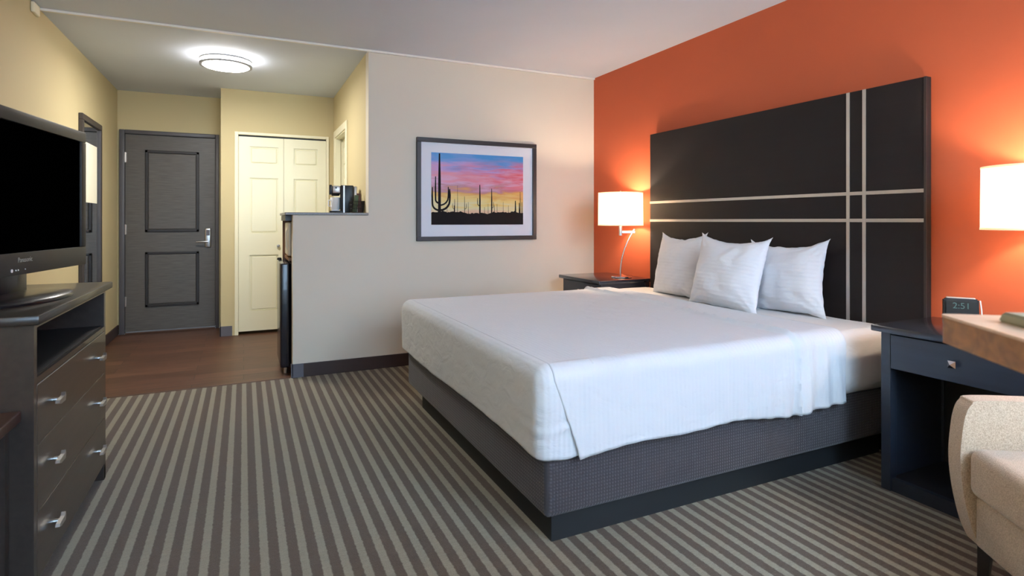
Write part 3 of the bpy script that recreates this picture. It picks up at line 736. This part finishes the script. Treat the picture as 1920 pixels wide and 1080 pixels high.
for k, (x, y, tilt, yaw, roll, W_, H_, T_, lab) in enumerate((
        (2.73, 3.14, 12, 84, 1, .50, .435, .17, 'leftmost white pillow, standing nearest the lamp of the far nightstand'),
        (2.785, 2.305, 8, 93, 2, .49, .405, .15, 'white pillow leaning on headboard nearest the vertical silver strips'),
        (2.60, 2.565, 14, 92, -2, .515, .435, .19, 'white pillow standing in front, overlapping the pillows either side'))):
    bm = pillow_bm(W_, H_, T_, k*7+1)
    o = obj('pillow', bm, 'pillow', smooth=80)
    th = math.radians(tilt)
    # local y = thickness; tilt back toward +x of the wall
    o.rotation_euler = (Matrix.Rotation(math.radians(yaw), 4, 'Z') @ Matrix.Rotation(th, 4, 'X') @ Matrix.Rotation(math.radians(roll), 4, 'Y')).to_euler()
    o.location = (x+.05, y, .652+H_/2*math.cos(th)-.004)
    tag(o, lab, 'pillow', 'white pillows at the headboard')

# ------------------------------------------------------------------ nightstands
def nightstand(loc, label, w, d, h):
    """front faces -x ; local x: 0 front .. d back, y: -w .. 0"""
    t = thing('nightstand', label, 'nightstand', loc, 0, 'nightstands either side of the bed')
    obj('top', bx(-.03, d, -w-.02, .028, h-.028, h, bev=.005), 'navytop', t, smooth=30)
    for (x, y) in ((0, -.04), (0, -w), (d-.045, -.04), (d-.045, -w)):
        obj('leg', bx(x, x+.045, y, y+.04, 0, h-.028, bev=.002), 'navy', t)
    obj('side_panel', bx(.045, d-.045, -.03, -.012, 0, h-.028), 'navy', t)
    obj('side_panel', bx(.045, d-.045, -w+.012, -w+.03, 0, h-.028), 'navy', t)
    obj('back_panel', bx(d-.03, d-.012, -w+.04, -.04, 0, h-.028), 'inside', t)
    obj('bottom_rail', bx(.01, .035, -w+.04, -.04, .0, .055), 'navy', t)
    obj('bottom_shelf', bx(.035, d-.03, -w+.03, -.03, .03, .055), 'inside', t)
    D_ = obj('drawer', bx(-.004, .35, -w+.043, -.043, h-.182, h-.036, bev=.002), 'navy', t)
    bm = bmesh.new(); tube(bm, [(0, 0, 0), (-.018, 0, 0)], .006, 10); s_ = .014
    prism(bm, [(-s_, -s_), (s_, -s_), (s_, s_), (-s_, s_)], 'x', -.018, -.021)
    A = [bm.verts.new((-.021, a*s_, b2*s_)) for a, b2 in ((-1, -1), (1, -1), (1, 1), (-1, 1))]; tip = bm.verts.new((-.034, 0, 0))
    for i in range(4): bm.faces.new((A[i], A[(i+1) % 4], tip))
    xform(bm, Matrix.Translation((-.004, -w/2, h-.108))); obj('knob', bm, 'chrome', D_)
    return t
NH = .715
nightstand((2.53, 1.572, 0), 'dark blue black nightstand nearest the armchair, with open base and drawer', .575, .44, NH)
nightstand((2.50, 4.268, 0), 'dark nightstand between bed and picture wall', .575, .47, NH-.01)

# ------------------------------------------------------------------ table lamps
def lamp(loc, ang, label, r, sz0, sz1, sdx):
    """curved chrome stem that leans to local +x, arm returns to the shade above the foot"""
    t = thing('table_lamp', label, 'lamp', loc, ang, 'bedside lamps')
    bm = bmesh.new(); lathe(bm, [(0, 0), (.082, 0), (.085, .006), (.08, .014), (.03, .02), (.012, .03), (0, .03)], n=40); obj('base', bm, 'chrome', t, smooth=50)
    bm = bmesh.new(); n = 16; zt = sz0-.03
    pts = [(-.01+.115*(i/n)**2.2, 0, .02+(zt-.02)*(i/n)) for i in range(n+1)] ; tube(bm, pts, .0065, 12); obj('stem', bm, 'chrome', t, smooth=True)
    obj('arm', bx(sdx-.01, .108, -.006, .006, zt-.032, zt-.012, bev=.002), 'steel', t)
    bm = bmesh.new(); tube(bm, [(sdx, 0, zt-.05), (sdx, 0, sz0+.03)], .013, 16); obj('socket', bm, 'steel', t, smooth=30)
    bm = bmesh.new(); lathe(bm, [(r*1.0, sz0), (r*.985, sz1), (r*.985-.003, sz1), (r-.003, sz0)], c=(sdx, 0), n=64, close=True); sh = obj('lamp_shade', bm, 'shade', t, smooth=30)
    for (z, k) in ((sz1-.004, .985), (sz0+.004, 1.0)):
        bm = bmesh.new(); lathe(bm, [(r*k-.0005, z-.004), (r*k+.0012, z-.004), (r*k+.0012, z+.004), (r*k-.0005, z+.004)], c=(sdx, 0), n=64, close=True)
        obj('shade_rim', bm, 'shade', sh)
    bm = bmesh.new()
    for a in range(3):
        aa = a*2*PI/3; tube(bm, [(sdx, 0, sz1-.03), (sdx+r*.98*math.cos(aa), r*.98*math.sin(aa), sz1-.006)], .0018, 6)
    tube(bm, [(sdx, 0, sz1-.035), (sdx, 0, sz1+.015)], .004, 8); obj('harp', bm, 'steel', t)
    bm = bmesh.new(); lathe(bm, [(0, sz0+.13), (.02, sz0+.122), (.03, sz0+.1), (.026, sz0+.07), (.013, sz0+.035), (0, sz0+.03)], c=(sdx, 0), n=24); obj('bulb', bm, 'bulb', t, smooth=True)
    lt = bpy.data.lights.new('bulb_light', 'POINT'); lt.energy = LAMPW; lt.color = (1, .80, .58); lt.shadow_soft_size = .035
    lo = bpy.data.objects.new('bulb_light', lt); COL.objects.link(lo); lo.parent = t; lo.location = (sdx, .0, sz0+.16)
    return t
LAMPW = 20
lamp((2.795, 3.83, NH-.01), -.44, 'lit white drum lamp on the far nightstand near picture wall', .182, .425, .695, -.01)
lamp((2.81, 1.14, NH), -.44, 'lit white drum lamp at right edge on the nearer nightstand', .168, .418, .672, -.01)

# alarm clock
ck = thing('alarm_clock', 'small black digital alarm clock on the nearer nightstand', 'clock', (2.80, 1.40, NH), math.radians(-58))
# local: front faces -y
bm = bmesh.new(); prism(bm, [(-.035, 0), (.055, 0), (.05, .112), (-.02, .122)], 'x', -.06, .06); bmesh.ops.bevel(bm, geom=list(bm.edges), offset=.005, segments=2, affect='EDGES'); obj('case', bm, 'black', ck, smooth=30)
bm = bmesh.new(); prism(bm, [(-.0375, .02), (-.036, .02), (-.0245, .11), (-.026, .11)], 'x', -.052, .052); obj('display_window', bm, 'gloss', ck)
bm = text_bm('2:51', .036); xform(bm, Matrix.Translation((0, -.0295, .090)) @ Matrix.Rotation(PI/2-.125, 4, 'X')); obj('digits', bm, 'digits', ck)
bm = bx(-.05, .05, -.005, .02, .117, .124, bev=.003); obj('snooze_bar', bm, 'silver', ck)
bm = bmesh.new(); tube(bm, [(.062, -.03, .118), (.066, -.034, .08), (.068, -.04, .03), (.07, -.05, .003), (.12, -.04, .003)], .0025, 8); obj('cable', bm, 'mug', ck, smooth=True)

# ------------------------------------------------------------------ armchair
ac = thing('armchair', 'beige woven armchair with dark legs beside the nearer nightstand', 'armchair', (2.223, .558, 0), math.atan2(.56, -.83))
def armside(y0, y1, sgn):
    prof = [(.345, .14), (.37, .2), (.392, .3), (.402, .4), (.398, .48), (.388, .55), (.37, .588), (.335, .602), (.1, .606), (-.2, .615), (-.36, .62), (-.37, .5), (-.36, .14)]
    sm = []
    for a in range(len(prof)):
        p0, p1, p2, p3 = (prof[(a+k) % len(prof)] for k in (-1, 0, 1, 2))
        if a == 0: p0 = (2*p1[0]-p2[0]-.006, 2*p1[1]-p2[1])
        sharp = a >= 10 or a == 0 and False
        for q in range(1 if sharp else 4):
            t_ = q/4
            sm.append(tuple(.5*((2*p1[k])+(-p0[k]+p2[k])*t_+(2*p0[k]-5*p1[k]+4*p2[k]-p3[k])*t_*t_+(-p0[k]+3*p1[k]-3*p2[k]+p3[k])*t_**3) for k in (0, 1)) if not sharp else p1)
    bm = bmesh.new(); prism(bm, sm, 'y', y0, y1)
    bmesh.ops.bevel(bm, geom=[e for e in bm.edges if len(e.link_faces) == 2 and e.calc_face_angle(0) > 1.0], offset=.014, segments=4, affect='EDGES'); return bm
obj('armrest', armside(-.36, -.296, -1), 'tweed', ac, smooth=60); obj('armrest', armside(.296, .36, 1), 'tweed', ac, smooth=60)
bm = bx(-.34, .362, -.295, .295, .145, .305, bev=.012, seg=3); obj('seat_base', bm, 'tweed', ac, smooth=60)
bm = bx(-.26, .388, -.294, .294, .307, .462, bev=.034, seg=6)
for v in bm.verts: v.co.z += .012*(1-(v.co.y/.25)**2)*(1 if v.co.z > .4 else 0)
obj('seat_cushion', bm, 'tweed', ac, smooth=80)
bm = bx(-.40, -.25, -.3, .3, .3, .90, bev=.05, seg=5)
for v in bm.verts: v.co.x -= (v.co.z-.3)*.18
obj('backrest', bm, 'tweed', ac, smooth=80)
for (x, y) in ((.32, -.31), (.32, .31), (-.32, -.31), (-.32, .31)):
    bm = bmesh.new(); tube(bm, [(x, y, .16), (x+.01*(1 if x > 0 else -1), y, 0)], [.026, .017], 4); obj('leg', bm, 'legwood', ac)

# ------------------------------------------------------------------ tall table in the foreground
TZ = 1.0153
tb = thing('pedestal_table', 'tall table with pale wood top and warm edge, nearest right corner', 'table', (1.0492, .5568, 0), math.atan2(-.6, .8))
# local x along (.8,-.6), local -y along (-.6,-.8); rounded corner at the origin
def rrect(x0, x1, y0, y1, r, n=6):
    P = []
    for (cx, cy, a0) in ((x1-r, y1-r, 0), (x0+r, y1-r, 90), (x0+r, y0+r, 180), (x1-r, y0+r, 270)):
        for k in range(n+1):
            a = math.radians(a0+90*k/n); P.append((cx+r*math.cos(a), cy+r*math.sin(a)))
    return P
bm = bmesh.new(); prism(bm, rrect(.0, .52, -.78, 0, .012), 'z', TZ-.004, TZ); tp = obj('top', bm, 'tabletop', tb)
bm = bmesh.new(); prism(bm, rrect(.001, .519, -.779, -.001, .012), 'z', TZ-.046, TZ-.004); obj('edge', bm, 'tableedge', tb)
bm = bmesh.new(); lathe(bm, [(0, TZ-.06), (.14, TZ-.06), (.14, TZ-.046), (0, TZ-.046)], c=(.26, -.4)); lathe(bm, [(0, .03), (.035, .03), (.035, TZ-.06), (0, TZ-.06)], c=(.26, -.4)); obj('column', bm, 'pedestal', tb, smooth=30)
bm = bmesh.new(); lathe(bm, [(0, 0), (.2, 0), (.2, .008), (.05, .03), (0, .03)], c=(.26, -.4)); obj('foot', bm, 'pedestal', tb, smooth=30)
fo = thing('folder', 'grey green folder lying on the tall pale wood table', 'folder', (1.0492, .5568, TZ), math.atan2(-.6, .8))
bm = bmesh.new(); prism(bm, [(.125, 0), (.13, 0), (.45, 0), (.44, .02), (.145, .02)], 'y', -.42, -.045) if False else prism(bm, [(-.062, 0), (-.40, 0), (-.40, .016), (-.074, .016)], 'x', .05, .33)
bmesh.ops.bevel(bm, geom=list(bm.edges), offset=.003, segments=2, affect='EDGES'); obj('cover', bm, 'grn', fo, smooth=30)

# ------------------------------------------------------------------ floor lamp out of the frame on the left (lights the left wall)
fl_ = thing('floor_lamp', 'slim floor lamp with white shade beside the luggage bench', 'lamp', (-.9, .62, 0))
bm = bmesh.new(); lathe(bm, [(0, 0), (.14, 0), (.14, .012), (.02, .025), (0, .025)]); obj('base', bm, 'steel', fl_, smooth=30)
bm = bmesh.new(); tube(bm, [(0, 0, .02), (0, 0, 1.45)], .012); obj('pole', bm, 'steel', fl_, smooth=30)
bm = bmesh.new(); lathe(bm, [(.2, 1.35), (.17, 1.62), (.167, 1.62), (.197, 1.35)], n=48, close=True); obj('lamp_shade', bm, 'shade', fl_, smooth=30)
bm = bmesh.new(); lathe(bm, [(0, 1.45), (.02, 1.46), (.03, 1.5), (.02, 1.54), (0, 1.55)], n=20); obj('bulb', bm, 'bulb', fl_, smooth=True)
lt = bpy.data.lights.new('floor_bulb_light', 'POINT'); lt.energy = 26; lt.color = (1, .72, .42); lt.shadow_soft_size = .04
lo = bpy.data.objects.new('floor_bulb_light', lt); COL.objects.link(lo); lo.parent = fl_; lo.location = (0, 0, 1.6)

# ------------------------------------------------------------------ lights
def area(name, loc, rot, sx, sy, e, col):
    a = bpy.data.lights.new(name, 'AREA'); a.shape = 'RECTANGLE'; a.size = sx; a.size_y = sy; a.energy = e; a.color = col
    o = bpy.data.objects.new(name, a); COL.objects.link(o); o.location = loc; o.rotation_euler = rot; return o
area('window_daylight', ((WX0+WX1)/2, YB-.25, (WZ0+WZ1)/2+.1), (math.radians(72), 0, 0), WX1-WX0+.3, WZ1-WZ0+.2, 112, (.48, .71, 1.0)).data.spread = math.radians(150)
cl_ = area('ceiling_light_lamp', (-.13, 5.25, H-.084), (0, 0, 0), .3, .3, 20, (1, .96, .9)); cl_.data.shape = 'DISK'
wd = bpy.data.worlds.new('World'); S.world = wd; wd.use_nodes = True
bg = wd.node_tree.nodes['Background']; bg.inputs[0].default_value = (.66, .82, 1, 1); bg.inputs[1].default_value = 1.0

# torchiere added unseen behind the camera, only to fill the ceiling with light
tr_ = thing('fill_uplighter', 'added unseen steel uplighter between window and tall table, fill light for the ceiling', 'lamp', (1.9, -1.9, 0))
bm = bmesh.new(); lathe(bm, [(0, 0), (.15, 0), (.15, .015), (.02, .03), (0, .03)]); obj('base', bm, 'steel', tr_, smooth=30)
bm = bmesh.new(); tube(bm, [(0, 0, .02), (0, 0, 1.7)], .013); obj('pole', bm, 'steel', tr_, smooth=30)
bm = bmesh.new(); lathe(bm, [(0, 1.69), (.06, 1.70), (.15, 1.76), (.19, 1.83), (.185, 1.83), (.145, 1.765), (.055, 1.71), (0, 1.70)]); obj('bowl', bm, 'steel', tr_, smooth=60)
up = area('fill_uplight', (1.9, -1.9, 1.8), (PI, 0, 0), .22, .22, 380, (.55, .79, 1.0))

# ------------------------------------------------------------------ camera
cam = bpy.data.cameras.new('camera'); co = bpy.data.objects.new('camera', cam); COL.objects.link(co)
co.location = (0, 0, 1.17); co.rotation_euler = (PI/2, 0, -.4402)
cam.sensor_width = 36; cam.lens = 1068.57/1920*36; cam.shift_y = -(540-413.95)/1920; cam.clip_start = .05
cam.dof.use_dof = True; cam.dof.focus_distance = 4.0; cam.dof.aperture_fstop = 4.5
S.camera = co
S.view_settings.view_transform = 'Standard'; S.view_settings.look = 'None'; S.view_settings.gamma = 1; S.view_settings.exposure = .2
